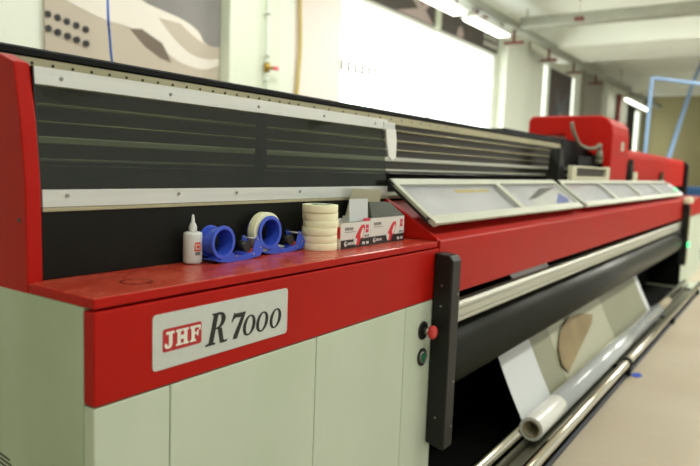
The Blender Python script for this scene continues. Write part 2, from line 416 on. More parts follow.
# faint outside railing seen through each window
for i, (x0, x1) in enumerate([(7.2, 8.95), (10.0, 11.95)]):
    r = empty('window_railing', ((x0 + x1) / 2, YB + .14, 2.7), ['pale railing outside the left large window', 'pale railing outside the right large window'][i], 'railing', 'railings outside the windows')
    MB().box(x0, x1, YB + .135, YB + .15, 2.83, 2.845).build('top_rail', M['tray'], r, off=r.location)
    MB().box(x0, x1, YB + .135, YB + .15, 2.70, 2.715).build('lower_rail', M['tray'], r, off=r.location)
    n = 11
    for k in range(n):
        xx = x0 + .03 + (x1 - x0 - .06) * k / (n - 1)
        MB().box(xx - .035, xx + .035, YB + .134, YB + .151, 2.715, 2.83).build('bar', M['tray'], r, off=r.location)

# banners / posters on the back wall
def board(name, x0, x1, z0, z1, shapes, mats, label, cat, group=None, y=YB):
    m = MB().box(x0, x1, y - .03, y - .002, z0, z1, 0)
    for k, (mi, poly) in enumerate(shapes):
        m.prism(poly, 'y', y - .0315 - .0012 * (k + 1), y - .0305, mi)
    c = ((x0 + x1) / 2, y, z0)
    return tag(m.build(name, mats, off=c, loc=c), label, cat, group)
def disc(cx, cz, r, n=16): return [(cx + r*math.cos(2*PI*k/n), cz + r*math.sin(2*PI*k/n)) for k in range(n)]
def sp2(pts, n=6):
    return [(p.x, p.y) for p in spline([(a, b_, 0) for a, b_ in pts], n)]
shp = [(1, sp2([(2.96, 2.72), (3.28, 2.63), (3.51, 2.585), (3.72, 2.575), (3.98, 2.51), (4.15, 2.42), (4.33, 2.35), (4.6, 2.33), (4.82, 2.40)]) + [(4.82, 3.25), (2.96, 3.25)]),
       (3, [(3.74, 2.565), (3.86, 2.585), (3.98, 2.54), (4.09, 2.50), (4.15, 2.42), (4.2, 2.34), (4.08, 2.36), (3.9, 2.44)]),
       (0, sp2([(4.05, 2.72), (4.25, 2.56), (4.45, 2.46), (4.65, 2.44), (4.82, 2.47)]) + sp2([(4.82, 2.60), (4.66, 2.58), (4.5, 2.62), (4.3, 2.72)])),
       (2, sp2([(3.72, 2.98), (3.87, 2.84), (4.09, 2.80), (4.33, 2.765), (4.52, 2.70), (4.62, 2.60), (4.72, 2.575), (4.82, 2.585)]) + [(4.82, 3.25), (3.72, 3.25)])]
for (x, z) in [(x_ - .025, z_ + .03) for x_, z_ in [(2.995, 2.50), (3.075, 2.49), (3.155, 2.475), (3.24, 2.46), (3.325, 2.445), (2.995, 2.39), (3.075, 2.375), (3.16, 2.36), (3.24, 2.345), (3.325, 2.33)]]:
    shp.append((4, disc(x, z, .027)))
board('wall_banner', 2.945, 4.825, 1.6, 3.25, shp, [M['b_beige'], M['b_white'], M['b_grey'], M['b_brown'], M['cblack']],
      'large beige and grey banner with curved white swoosh and black dots', 'banner')
board('window_banner', 7.05, 9.53, 3.69, 4.1, [(1, [(8.55, 4.1), (8.95, 3.86), (8.3, 3.70), (9.5, 3.70), (9.2, 3.88), (9.5, 4.1)]), (0, [(8.9, 4.1), (9.08, 3.93), (9.25, 4.1)])],
      [M['b_dark'], M['b_pink']], 'dark banner with a pinkish crossed shape above the left large window', 'banner', 'banners above the windows', y=YB)
sh = [(1, [(10.35, 3.70), (10.6, 3.70), (10.62, 3.80), (10.5, 3.9), (10.38, 3.82)])]
rnd = random.Random(3)
for row in (3.92, 3.79):
    for k in range(4):
        x = 11.5 + k * .16
        sh += [(2, [(x, row), (x + .1, row), (x + .1, row + .02), (x, row + .02)]), (2, [(x + .03, row - .03), (x + .07, row - .03), (x + .07, row + .05), (x + .03, row + .05)]),
               (2, [(x, row - .035), (x + .11, row - .035), (x + .11, row - .015), (x, row - .015)])]
board('window_banner', 9.76, 12.2, 3.69, 4.1, sh, [M['b_dark'], M['b_pink'], M['paint_white']], 'dark banner with small white writing above the right large window', 'banner', 'banners above the windows')
board('wall_poster', 15.6, 17.3, 1.6, 3.9, [(1, [(16.1, 3.5), (16.5, 3.1), (17.0, 3.5), (16.9, 2.6), (16.2, 2.4)]), (2, [(16.2, 2.4), (16.5, 3.0), (16.9, 2.0), (16.3, 1.8)])], [M['b_dark'], M['p_blue'], M['b_pink']],
      'dark poster with blue and pinkish figure between the two narrow windows', 'poster')

# ================================================================== THE PRINTER
PX, PY = 0.757, 1.117
PR = empty('wide_format_printer', (PX, PY, 0), 'huge red, cream and black wide format printer filling the hall', 'printer')
O = (PX, PY, 0)
def part(name, mb, m, bevel=0.0, parent=None, label=None, segs=2):
    o = mb.build(name, m, parent or PR, off=O, bevel=bevel, segs=segs)
    if label: o['label'] = label
    return o
XE = 2.275          # right end of the near cabinet
XF = 9.20           # left end of the far cabinet
XG = 11.5
# -- near cabinet
part('side_panel', MB().box(.757, .787, 1.155, 2.20, .06, 1.1272), M['side'], .002)
part('corner_post', MB().box(.757, .950, 1.119, 1.153, .06, .9235), M['white'], .003)
for x0, x1 in ((.953, 1.494), (1.497, 2.027)):
    part('cabinet_door', MB().box(x0, x1, 1.119, 1.149, .06, .9235), M['white'], .003)
part('control_panel', MB().box(2.030, XE, 1.119, 1.149, .06, .9235), M['white'], .003)
part('plinth', MB().box(.80, XE, 1.16, 2.15, 0, .058), M['matteblack'])
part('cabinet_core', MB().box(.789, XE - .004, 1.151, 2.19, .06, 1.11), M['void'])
ap = part('apron', MB().box(.757, XE, 1.117, 1.1535, .926, 1.122), M['red'], .004)
ap2 = MB().box(.757, .80, 1.1545, 1.50, 1.1235, 1.1275)
tb = MB().prism([(.757, 1.117), (XE - .02, 1.117), (XE - .02, 1.363), (.7935, 1.363), (.7935, 1.3535), (.757, 1.3535)], 'z', 1.1275, 1.15)
tb.m = [0] * len(tb.m); tb.m[1] = 1
tt = part('tabletop', tb, [M['red'], M['redtop']], .003)
# vent slots low on the side
for k in range(4):
    z = .728 - k * .0115; y0 = 1.50 - 0.0 * k; y1 = 1.442 - .006 * k
    part('vent_slot', MB().add([(.7562, y0 + .08, z + .010), (.7562, y1, z - .004), (.7562, y1, z - .0085), (.7562, y0 + .08, z + .0055),
                                (.7572, y0 + .08, z + .010), (.7572, y1, z - .004), (.7572, y1, z - .0085), (.7572, y0 + .08, z + .0055)],
                               [(0, 1, 2, 3), (4, 5, 6, 7), (0, 1, 5, 4), (1, 2, 6, 5), (2, 3, 7, 6), (3, 0, 4, 7)]), M['ink'])
# left cheek column, leaning back towards the top
ck = part('end_cheek', MB().prism([(1.3545, 1.1245), (1.356, 1.151), (1.3595, 1.36), (1.375, 1.50), (1.398, 1.626), (1.46, 1.648), (1.80, 1.665), (2.15, 1.66), (2.2, 1.1245), (1.40, 1.1245)], 'x', .757, .793), M['red'], .004)
MB().cyl((.7555, 1.385, 1.285), (.759, 1.385, 1.285), .0052, n=16).build('bolt_hole', M['ink'], ck, off=O)
# housing behind the window: black lower panel, silver bars, smoked window
XW = 2.268
part('back_panel', MB().box(.795, XW, 1.364, 1.372, 1.150, 1.312), M['black'], .001)
def slab(x0, x1, pts, th, mi=0):
    """sheet following the (y,z) points, th thick towards the rear"""
    m = MB()
    for (ya, za), (yb, zb) in zip(pts[:-1], pts[1:]):
        d = Vector((yb - ya, zb - za)).normalized(); n = Vector((d.y, -d.x)) * th
        m.prism([(ya, za), (yb, zb), (yb + n.x, zb + n.y), (ya + n.x, za + n.y)], 'x', x0, x1, mi)
    return m
lb = part('lower_window_bar', slab(.797, XW, [(1.3615, 1.3125), (1.3625, 1.352)], .008), M['frame'], .0012)
part('drip_edge', MB().box(.797, XW, 1.3600, 1.372, 1.303, 1.3115), M['strip'], .001)
ub = part('upper_window_bar', slab(.797, XW + .03, [(1.389, 1.583), (1.393, 1.622)], .008), M['frame'], .0012)
part('window_glass', slab(.797, XW, [(1.3665, 1.350), (1.394, 1.586)], .005), M['tint'])
part('window_edge_seal', slab(.7935, .7968, [(1.362, 1.31), (1.39, 1.622)], .012), M['ink'])
for x in (.856, 1.18, 1.40, 1.70, 2.02):
    MB().cyl((x, 1.3605, 1.338), (x, 1.3585, 1.338), .0042, n=14).cyl((x, 1.3585, 1.338), (x, 1.3580, 1.338), .0022, n=6).build('screw', M['steel'], lb, off=O)
for x in (.862, 1.175, 1.52, 1.86, 2.20):
    MB().cyl((x, 1.3915, 1.601), (x, 1.3885, 1.601), .0042, n=14).cyl((x, 1.3885, 1.601), (x, 1.388, 1.601), .0022, n=6).build('screw', M['steel'], ub, off=O)
part('corner_bracket', MB().box(2.262, 2.352, 1.388, 1.392, 1.582, 1.612).box(2.33, 2.352, 1.392, 1.45, 1.582, 1.612), M['frame'], .001)
# inner housing visible through the smoked window
part('inner_floor', MB().box(.80, XW, 1.375, 1.60, 1.30, 1.312), M['darkmetal'])
part('inner_upright', MB().box(1.67, 1.685, 1.50, 1.54, 1.312, 1.60), M['matteblack'])
part('capping_station', MB().box(1.0, 1.28, 1.44, 1.56, 1.312, 1.375).box(1.02, 1.05, 1.45, 1.55, 1.375, 1.39).box(1.2, 1.24, 1.45, 1.55, 1.375, 1.39), M['matteblack'], .004)

# -- print beam (gantry) running the whole length
BX0, BX1 = .80, 9.9
bp = part('gantry_beam', MB().prism([(1.63, 1.40), (1.63, 1.69), (1.80, 1.70), (2.0, 1.68), (2.0, 1.40)], 'x', BX0, BX1), M['darkmetal'], .006)
def rail(name, y0, y1, z0, z1, m, bv=.002):
    return part(name, MB().box(BX0, BX1, y0, y1, z0, z1), m, bv, parent=bp)
part('beam_cap', MB().prism([(1.60, 1.674), (1.60, 1.690), (1.612, 1.696), (1.66, 1.699), (1.66, 1.691), (1.632, 1.674)], 'x', BX0 - .03, BX1), M['matteblack'], .002, parent=bp)
ps = part('perforated_strip', MB().box(BX0, BX1, 1.606, 1.629, 1.634, 1.672), M['strip'], .0015, parent=bp)
for k in range(34):
    x = .86 + k * .056 if k < 20 else 1.98 + (k - 20) * .1
    part('bolt', MB().cyl((x, 1.6065, 1.657), (x, 1.6045, 1.657), .0042, n=10), M['darkmetal'], parent=bp)
rail('guide_rail', 1.600, 1.629, 1.600, 1.608, M['bronze'])
rail('guide_rail', 1.602, 1.629, 1.551, 1.561, M['bronze'])
rail('guide_rail', 1.604, 1.629, 1.510, 1.516, M['bronze'])
rail('lower_rail', 1.585, 1.629, 1.458, 1.476, M['alu'])
rail('shadow_shelf', 1.56, 1.629, 1.412, 1.420, M['alu'])
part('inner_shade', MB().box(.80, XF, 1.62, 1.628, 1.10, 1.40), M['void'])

# -- right cheek of the near cabinet and the sloped bed going along the machine
part('slope_cheek', MB().prism([(1.119, 1.151), (1.125, 1.163), (1.356, 1.300), (1.372, 1.300), (1.372, 1.1505), (1.13, 1.1505)], 'x', XE - .019, XE), M['red'], .002)
bm_ = part('front_beam', MB().prism([(1.117, .922), (1.117, 1.146), (1.121, 1.1525), (1.16, 1.172), (1.16, .922)], 'x', XE + .002, 9.6), M['red'], .003)
part('sloped_cover', MB().prism([(1.161, 1.172), (1.372, 1.290), (1.372, 1.275), (1.161, 1.157)], 'x', XE + .002, 9.55), M['red'], .001)
part('rear_shelf', MB().box(XE + .002, 9.55, 1.374, 1.60, 1.30, 1.312), M['alu'])
# flaps: two hinged frames with clear panes
def flap(x0, x1, bars, nm):
    # plane from front (1.125,1.222) to back (1.352,1.376)
    F, B = Vector((1.134, 1.209)), Vector((1.352, 1.374))
    d = (B - F).normalized(); n = Vector((-d.y, d.x))
    L = (B - F).length
    def q(s, h): p = F + d * s + n * h; return (p.x, p.y)
    W = .045; T = .014
    root = part(nm, MB().prism([q(0, 0), q(W, 0), q(W, T), q(0, T)], 'x', x0, x1).prism([q(L - W * .8, 0), q(L, 0), q(L, T), q(L - W * .8, T)], 'x', x0, x1)
                .prism([q(0, 0), q(L, 0), q(L, T), q(0, T)], 'x', x0, x0 + .032).prism([q(0, 0), q(L, 0), q(L, T), q(0, T)], 'x', x1 - .032, x1), M['flapframe'], .0025)
    for xb in bars: MB().prism([q(W, .001), q(L - W * .8, .001), q(L - W * .8, T + .001), q(W, T + .001)], 'x', xb - .03, xb + .03).build('crossbar', M['flapframe'], root, off=O, bevel=.002)
    MB().prism([q(W * .7, .004), q(L - W * .5, .004), q(L - W * .5, .007), q(W * .7, .007)], 'x', x0 + .02, x1 - .02).build('pane', M['clear'], root, off=O)
    MB().prism([q(-.001, -.004), q(.03, -.004), q(.03, .018), q(-.001, .018)], 'x', x0 - .004, x0 + .03).build('corner_block', M['alu'], root, off=O, bevel=.002)
    MB().prism([q(.01, -.012), q(L, -.012), q(L, -.001), q(.01, -.001)], 'x', x0 + .002, x0 + .012).build('rubber_edge', M['ink'], root, off=O)
    return root
flap(2.248, 4.40, (3.33,), 'hinged_flap')
flap(4.50, 8.95, (5.55, 6.65, 7.75), 'hinged_flap')
F0 = Vector((1.15, 1.176)); D0 = Vector((.222, .118))
part('bed_liner', MB().prism([(1.165, 1.2145), (1.345, 1.3505), (1.345, 1.3535), (1.165, 1.2175)], 'x', XE + .03, 9.4), M['bed'])
part('warning_strip', MB().prism([(1.302, 1.3210), (1.318, 1.3331), (1.318, 1.3346), (1.302, 1.3225)], 'x', 2.80, 3.20), M['yel'], label='pale yellow strip')

# -- lower front: extrusion, big black roller cover, dark inside
ex = MB().prism([(1.13, .783), (1.125, .790), (1.125, .802), (1.133, .804), (1.133, .811), (1.125, .813), (1.125, .838), (1.132, .840), (1.132, .845), (1.125, .847),
                 (1.127, .858), (1.14, .868), (1.18, .868), (1.18, .783)], 'x', XE + .02, 9.35)
part('front_extrusion', ex, M['alu'], .001)
part('roller_cover', MB().cyl((XE + .01, 1.218, .622), (9.35, 1.218, .622), .138, n=64), M['roller'])
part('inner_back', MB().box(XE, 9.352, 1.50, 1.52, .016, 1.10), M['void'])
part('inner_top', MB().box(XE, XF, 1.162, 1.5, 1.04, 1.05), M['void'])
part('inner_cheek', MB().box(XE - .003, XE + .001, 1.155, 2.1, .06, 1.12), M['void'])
part('media_guide', MB().prism([(1.165, .875), (1.23, .96), (1.233, .957), (1.168, .872)], 'x', 3.25, 3.85), M['film_white'], label='white strip of media between beam and rail')

# lower rails at floor level
part('take_up_tube', MB().cyl((XE - .0, 1.052, .105), (9.25, 1.052, .105), .03, n=32), M['chrome'])
part('front_tube', MB().cyl((XE - .0, .868, .105), (9.25, .868, .105), .028, n=32), M['chrome'])
part('floor_rail', MB().box(XE, 9.25, .93, .985, .02, .06).box(XE, 9.25, .995, 1.01, .02, .09), M['greyrail'], .003)
part('edge_rail', MB().box(XE, 9.25, .856, .868, .0, .03), M['darkrail'], .004)
part('floor_pan', MB().box(XE, 9.25, .87, 1.60, .0, .015), M['void'])
for x in (2.6, 4.85, 6.9, 8.9):
    part('tube_bracket', MB().box(x - .03, x + .03, .835, 1.09, .015, .075), M['matteblack'], .006)
part('tube_clamp', MB().pipe((4.82, .868, .105), (4.88, .868, .105), .036, .028, 24), M['matteblack'])

# -- control post beside the cabinet
def post(x, nm):
    p = part(nm, MB().prism([(1.036, .335), (1.036, 1.082), (1.05, 1.103), (1.1165, 1.108), (1.1165, .350), (1.05, .335)], 'x', x - .006, x + .072), M['post'], .007, segs=3)
    for z in (.95, .60, .42): MB().cyl((x + .050, 1.0365, z), (x + .050, 1.033, z), .004, n=12).build('screw', M['steel'], p, off=O)
    for z in (.985, .905, .46): MB().cyl((x - .005, 1.078, z), (x - .008, 1.078, z), .004, n=12).build('screw', M['steel'], p, off=O)
    return p
post(2.236, 'sensor_post')
es = part('emergency_stop', MB().cyl((2.166, 1.119, .815), (2.166, 1.112, .815), .036, n=32), M['ink'], .002)
MB().cyl((2.166, 1.112, .815), (2.166, 1.085, .815), .013, n=24).build('stem', M['steel'], es, off=O)
k = MB().lathe([(.014, 0), (.0245, .004), (.027, .015), (.0235, .022), (.014, .0245)], n=32).build('mushroom_knob', M['stopred'], es)
k.location = Vector((2.166, 1.088, .815)) - Vector(O); k.rotation_euler = (PI / 2, 0, 0)
gb = part('start_button', MB().pipe((2.168, 1.119, .711), (2.168, 1.112, .711), .034, .0235, 32), M['ink'], .001)
MB().pipe((2.168, 1.118, .711), (2.168, 1.108, .711), .0245, .018, 32).build('bezel_ring', M['steel'], gb, off=O)
MB().cyl((2.168, 1.118, .711), (2.168, 1.109, .711), .0178, n=32).build('push_cap', M['btngreen'], gb, off=O)

# -- nameplate
YP = 1.117
npl = part('nameplate', MB().prism(rrect(.898, 1.352, .966, 1.092, .010), 'y', YP - .0022, YP - .0002), M['plate'], .0004)
MB().prism(rrect(.925, 1.038, 1.004, 1.056, .006), 'y', YP - .0030, YP - .0021).build('logo_panel', M['logored'], npl, off=O)
lp = npl.children[-1]
let = MB(); y0, y1 = YP - .0036, YP - .0029
CN = [0]
def R_(x0, x1, z0, z1):
    CN[0] += 1; yy = y0 - .00006 * CN[0]
    let.prism([(x0, z0), (x1, z0), (x1, z1), (x0, z1)], 'y', yy, y1)
# J
R_(.934, .957, 1.043, 1.049); R_(.9415, .9515, 1.022, 1.046)
let.prism([(.9515, 1.026), (.9515, 1.019), (.948, 1.0125), (.941, 1.0105), (.934, 1.0115), (.930, 1.015), (.9295, 1.021), (.933, 1.0235), (.9365, 1.022), (.937, 1.0175), (.9395, 1.0165), (.9415, 1.019), (.9415, 1.026)], 'y', y0, y1)
# H
for xs in (.9655, .9845): R_(xs, xs + .0095, 1.012, 1.049); R_(xs - .004, xs + .0135, 1.0435, 1.049); R_(xs - .004, xs + .0135, 1.012, 1.0165)
R_(.970, .990, 1.0275, 1.0325); let.prism(disc(.9798, 1.030, .0052, 14), 'y', y0 - .0012, y1)
# F
R_(1.0065, 1.016, 1.012, 1.049); R_(1.0025, 1.020, 1.012, 1.0165); R_(1.0025, 1.034, 1.0435, 1.049); R_(1.0295, 1.034, 1.037, 1.046)
R_(1.013, 1.026, 1.0285, 1.033); R_(1.0235, 1.0275, 1.0245, 1.037)
let.build('logo_lettering', M['paint_white'], lp.parent, off=O)
# R 7000
let = MB(); y0, y1 = YP - .0032, YP - .0021
BZ = .9905; SH = .24
def sk(pts, xo=0, sh=SH): return [(x + xo + (z - BZ) * sh, z) for x, z in pts]
CQ = [0]
def Q(pts, xo=0, sh=SH):
    CQ[0] += 1; let.prism(sk(pts, xo, sh), 'y', y0 - .00006 * CQ[0], y1)
H = BZ + .0765
Q([(1.060, BZ + .002), (1.060, H - .002), (1.0745, H - .002), (1.0745, BZ + .002)])            # stem
Q([(1.051, BZ), (1.051, BZ + .0035), (1.060, BZ + .006), (1.0745, BZ + .006), (1.082, BZ + .0035), (1.082, BZ)])   # foot
Q([(1.054, H), (1.054, H - .0035), (1.062, H - .006), (1.080, H - .006), (1.080, H)])
no = 20
def bowl(cx, cz, rx, rz, ix, iz):
    o_, i_ = [], []
    for k in range(no + 1):
        t = PI / 2 - PI * k / no
        o_.append((cx + rx * math.cos(t), cz + rz * math.sin(t))); i_.append((cx + ix * math.cos(t), cz + iz * math.sin(t)))
    return o_ + i_[::-1]
cz = H - .0200
Q([(1.072, H), (1.080, H), (1.080, H - .004), (1.072, H - .004)]); 
Q(bowl(1.078, cz, .0235, .020, .0105, .0158)); Q([(1.072, cz - .020), (1.080, cz - .020), (1.080, cz - .0158), (1.072, cz - .0158)])
Q([(1.080, cz - .016), (1.087, cz - .0185), (1.0945, cz - .019), (1.1085, BZ + .006), (1.116, BZ + .0045), (1.120, BZ + .006), (1.1200, BZ), (1.0985, BZ)])
Q([(1.1365 - .010, BZ + .044), (1.1365 - .007, BZ + .066), (1.1365 - .0045, BZ + .066), (1.1365 - .0035, BZ + .0635), (1.171, BZ + .0635), (1.171, BZ + .0600), (1.1560, BZ), (1.1425, BZ),
   (1.143, BZ + .01), (1.1585, BZ + .0525), (1.138, BZ + .0535), (1.1325, BZ + .051), (1.1290, BZ + .044)])
for cx in (1.2005, 1.2495, 1.3020):
    o_, i_ = [], []
    for k in range(32):
        t = 2 * PI * k / 32
        o_.append((cx + .0225 * math.cos(t), BZ + .0255 + .0262 * math.sin(t))); i_.append((cx + .0117 * math.cos(t), BZ + .0255 + .0226 * math.sin(t)))
    sh_ = lambda P: [(x + (z - BZ - .0255) * .20, z) for x, z in P]
    let.band(sh_(o_), sh_(i_), 'y', y0, y1, smooth=False)
let.build('model_lettering', M['ink'], npl, off=O)

# -- carriage
CBL = [(5.60, 1.585, 1.86), (5.62, 1.575, 1.80), (5.66, 1.56, 1.74), (5.78, 1.55, 1.68), (5.90, 1.50, 1.655), (5.97, 1.46, 1.67), (6.0, 1.44, 1.70)]
cg = part('print_carriage', MB().prism([(1.372, 1.36), (1.372, 1.80), (1.385, 1.88), (1.42, 1.935), (1.49, 1.965), (2.10, 1.965), (2.135, 1.95), (2.15, 1.91), (2.15, 1.78), (1.80, 1.78), (1.77, 1.705), (1.50, 1.60), (1.45, 1.58), (1.44, 1.36)], 'x', 6.15, 6.86), M['red'], .02, segs=3)
part('hood_step', MB().box(6.18, 6.199, 1.80, 2.13, 1.79, 1.83).box(6.185, 6.199, 1.80, 2.13, 1.85, 1.86).box(6.185, 6.199, 1.80, 2.13, 1.89, 1.90), M['red'], .004, parent=cg)
part('front_label', MB().box(6.52, 6.64, 1.3695, 1.3718, 1.66, 1.745), M['pink'], .001, parent=cg)
part('waist_seam', MB().box(6.203, 6.855, 1.3700, 1.3722, 1.628, 1.634), M['darkred'], parent=cg)
part('cable_loop', MB().tube(spline(CBL), .015, 12), M['cable'], parent=cg, label='grey looping hose')
part('hose_connector', MB().cyl((6.0, 1.44, 1.57), (6.0, 1.44, 1.645), .036, .022, 16).cyl((6.0, 1.44, 1.645), (6.0, 1.44, 1.70), .018, n=16).cyl((6.0, 1.44, 1.53), (6.0, 1.44, 1.57), .03, n=16), M['cable'], parent=cg)
part('head_block', MB().box(5.50, 6.19, 1.48, 1.50, 1.38, 1.58).box(5.40, 6.19, 1.592, 1.599, 1.40, 1.695).box(6.21, 6.80, 1.46, 1.59, 1.40, 1.57), M['matteblack'], .006, parent=cg)
hf = MB().box(4.93, 5.05, 1.365, 1.40, 1.375, 1.492).box(5.99, 6.12, 1.365, 1.40, 1.375, 1.500).box(5.05, 5.99, 1.365, 1.40, 1.375, 1.412).box(5.05, 5.99, 1.365, 1.40, 1.478, 1.492)
part('head_frame', hf, M['creambox'], .004, parent=cg)
part('head_plate', MB().box(5.05, 5.99, 1.390, 1.3985, 1.412, 1.478), M['darkmetal'], parent=cg)
part('cable_chain', MB().box(4.3, 6.18, 1.66, 1.92, 1.702, 1.725), M['matteblack'], .004, parent=bp)
part('side_bracket', MB().add([(4.93, 1.46, 1.62), (4.88, 1.46, 1.365), (5.10, 1.46, 1.365), (4.98, 1.46, 1.62), (4.93, 1.54, 1.62), (4.88, 1.54, 1.365), (5.10, 1.54, 1.365), (4.98, 1.54, 1.62)],
                             [(0, 1, 2, 3), (4, 5, 6, 7), (0, 1, 5, 4), (1, 2, 6, 5), (2, 3, 7, 6), (3, 0, 4, 7)]).box(4.92, 5.08, 1.46, 1.54, 1.312, 1.365), M['post'], .003)
part('side_bracket', MB().add([(7.25, 1.40, 1.60), (7.12, 1.40, 1.33), (7.42, 1.40, 1.33), (7.30, 1.40, 1.60), (7.25, 1.44, 1.60), (7.12, 1.44, 1.33), (7.42, 1.44, 1.33), (7.30, 1.44, 1.60)],
                             [(0, 1, 2, 3), (4, 5, 6, 7), (0, 1, 5, 4), (1, 2, 6, 5), (2, 3, 7, 6), (3, 0, 4, 7)]).box(7.1, 7.44, 1.39, 1.45, 1.312, 1.33), M['post'], .003)
part('cream_bracket', MB().box(7.15, 7.35, 1.36, 1.375, 1.312, 1.47), M['creambox'], .004)

# -- far station: long red hood and the far cabinet
part('far_hood', MB().prism([(1.455, 1.30), (1.455, 1.63), (1.475, 1.692), (1.52, 1.712), (1.595, 1.714), (1.595, 1.30)], 'x', 7.2, XG), M['red'], .008)
part('far_hood_end', MB().prism([(1.40, 1.155), (1.40, 1.62), (1.43, 1.67), (1.50, 1.70), (2.0, 1.70), (2.0, 1.152)], 'x', XG + .003, XG + .16), M['matteblack'], .012)
part('far_bracket', MB().add([(9.3, 1.42, 1.50), (9.15, 1.42, 1.33), (9.5, 1.42, 1.33), (9.36, 1.42, 1.50), (9.3, 1.44, 1.50), (9.15, 1.44, 1.33), (9.5, 1.44, 1.33), (9.36, 1.44, 1.50)],
                             [(0, 1, 2, 3), (4, 5, 6, 7), (0, 1, 5, 4), (1, 2, 6, 5), (2, 3, 7, 6), (3, 0, 4, 7)]), M['darkmetal'])
part('far_cabinet', MB().box(9.36, 11.55, 1.117, 2.1, .0, .915), M['white'], .004)
part('far_apron', MB().box(9.62, 11.7, 1.10, 1.155, .92, 1.13), M['red'], .004)
part('far_tabletop', MB().box(9.62, 11.7, 1.10, 1.39, 1.132, 1.152), M['redtop'], .004)
part('far_foot', MB().box(8.98, 9.5, .84, 1.115, 0, .07), M['white'], .012)
part('inner_cheek', MB().box(9.352, 9.358, 1.12, 2.1, .02, .91), M['void'])
fp = post(9.02, 'sensor_post')
part('guard_strip', MB().box(9.05, 9.10, 1.030, 1.0365, .36, 1.05), M['yellow'], .001, parent=fp, label='yellow black strip')
part('status_light', MB().cyl((9.065, 1.030, .60), (9.065, 1.012, .60), .035, n=16), M['led'], parent=fp, label='glowing green light')
part('hinge_block', MB().box(8.98, 9.32, 1.03, 1.115, 1.11, 1.19), M['creambox'], .015)
part('flap_status_light', MB().cyl((9.0, 1.22, 1.28), (8.98, 1.21, 1.28), .018, n=12), M['led'])

# ================================================================== THINGS ON THE PRINTER
ring_stain(M['redtop'], 1.42 - PX, 1.205 - PY, .026, .005, (120, 22, 18))
ring_stain(M['redtop'], .93 - PX, 1.212 - PY, .033, .0065, (100, 16, 12))
Z = 1.15
# glue bottle
gbx = empty('glue_bottle', (1.203, 1.330, Z), 'small translucent white glue bottle with pointed nozzle at left end of the shelf', 'bottle')
MB().lathe([(.020, 0), (.0245, .003), (.0255, .008), (.0255, .078), (.024, .084), (.017, .087), (.009, .088)], n=36).build('bottle_body', M['bottle'], gbx)
MB().lathe([(.0105, .088), (.0112, .090), (.0108, .100), (.008, .108), (.0050, .112), (.0040, .126), (.0028, .132), (.0015, .1335)], n=24).build('nozzle', M['bottle'], gbx)
lab = MB()
def curved(th0, th1, z0, z1, r, mi=0, n=8):
    o = len(lab.v)
    for k in range(n + 1):
        t = math.radians(th0 + (th1 - th0) * k / n)
        for z in (z0, z1):
            for rr in (r, r - .0008): lab.v.append((rr * math.cos(t), rr * math.sin(t), z))
    for k in range(n):
        a = o + 4 * k; c = a + 4
        for q in ([a, c, c + 2, a + 2], [a + 1, a + 3, c + 3, c + 1], [a, a + 1, c + 1, c], [a + 2, c + 2, c + 3, a + 3]):
            lab.f.append(q); lab.m.append(mi); lab.s.append(False)
curved(-122, -78, .036, .052, .0262); curved(-119, -81, .052, .060, .0261); curved(-115, -85, .041, .055, .0267, 1); curved(-110, -90, .044, .052, .0271); curved(-117, -83, .025, .034, .0261, 2)
l = lab.build('bottle_label', [M['orange'], M['card'], M['cgrey']], gbx); l['label'] = 'orange and white sticker'

# tape dispenser, local: x along its length, front face at y=0, width to +y
def make_dispenser(loc, rz, label, zc, R):
    d = empty('tape_dispenser', loc, label, 'tape dispenser', 'blue tape dispensers on the shelf', rz)
    W = .052
    hub = MB().pipe((0, .004, zc), (0, W, zc), R * .865, R * .79, 40).pipe((0, -.001, zc), (0, .006, zc), R, R * .79, 40).pipe((0, W - .004, zc), (0, W + .001, zc), R * .96, R * .79, 40)
    hub.build('tape_hub', M['blue'], d, bevel=.001)
    base = MB()
    # trough base: curved under the hub, running to the blade end
    prof = [(-.030, .010), (-.012, .0045), (.02, .002), (.06, .001), (.125, .004), (.150, .008)]
    top = [(x, z + .004) for x, z in prof][::-1]
    base.prism(prof + top, 'y', .002, W - .002)
    for yy in (-.0005, W - .0025):
        base.prism([(-.020, .006), (.02, .000), (.10, .000), (.158, .006), (.173, .024), (.170, .032), (.146, .064), (.138, .063), (.122, .020), (.075, .014), (.045, .020), (.030, .030), (.0, .014)], 'y', yy, yy + .003)
    base.prism([(.03, .014), (.047, .020), (.055, .048), (.045, .052), (.032, .036)], 'y', W - .005, W - .002)
    base.build('dispenser_frame', M['blue'], d, bevel=.0008)
    MB().cyl((.106, .006, .037), (.106, W - .006, .037), .016, n=28).build('black_roller', M['ink'], d)
    for x, z in ((.1420, .0565), (.155, .031), (.128, .014), (.052, .016)):
        MB().cyl((x, -.0005, z), (x, -.0030, z), .0030, .0022, n=14).build('rivet', M['chrome'], d)
    MB().cyl((.143, .004, .057), (.143, W + .006, .057), .0030, n=12).build('guide_pin', M['frame'], d)
    MB().cyl((.052, W - .004, .049), (.052, W + .006, .049), .004, n=12).build('guide_pin', M['frame'], d)
    MB().add([(.150, .001, .006), (.150, W - .001, .006), (.173, W - .001, .020), (.173, .001, .020), (.150, .001, .009), (.150, W - .001, .009), (.173, W - .001, .023), (.173, .001, .023)],
             [(0, 1, 2, 3), (4, 5, 6, 7), (0, 1, 5, 4), (1, 2, 6, 5), (2, 3, 7, 6), (3, 0, 4, 7)]).build('cutting_blade', M['orange'], d)
    return d
d1 = make_dispenser((1.262, 1.272, Z), math.radians(3), 'empty blue tape dispenser beside the glue bottle', .058, .046)
d2 = make_dispenser((1.4895, 1.303, Z), math.radians(0), 'blue tape dispenser loaded with cream tape, next to the tape stack', .068, .0515)
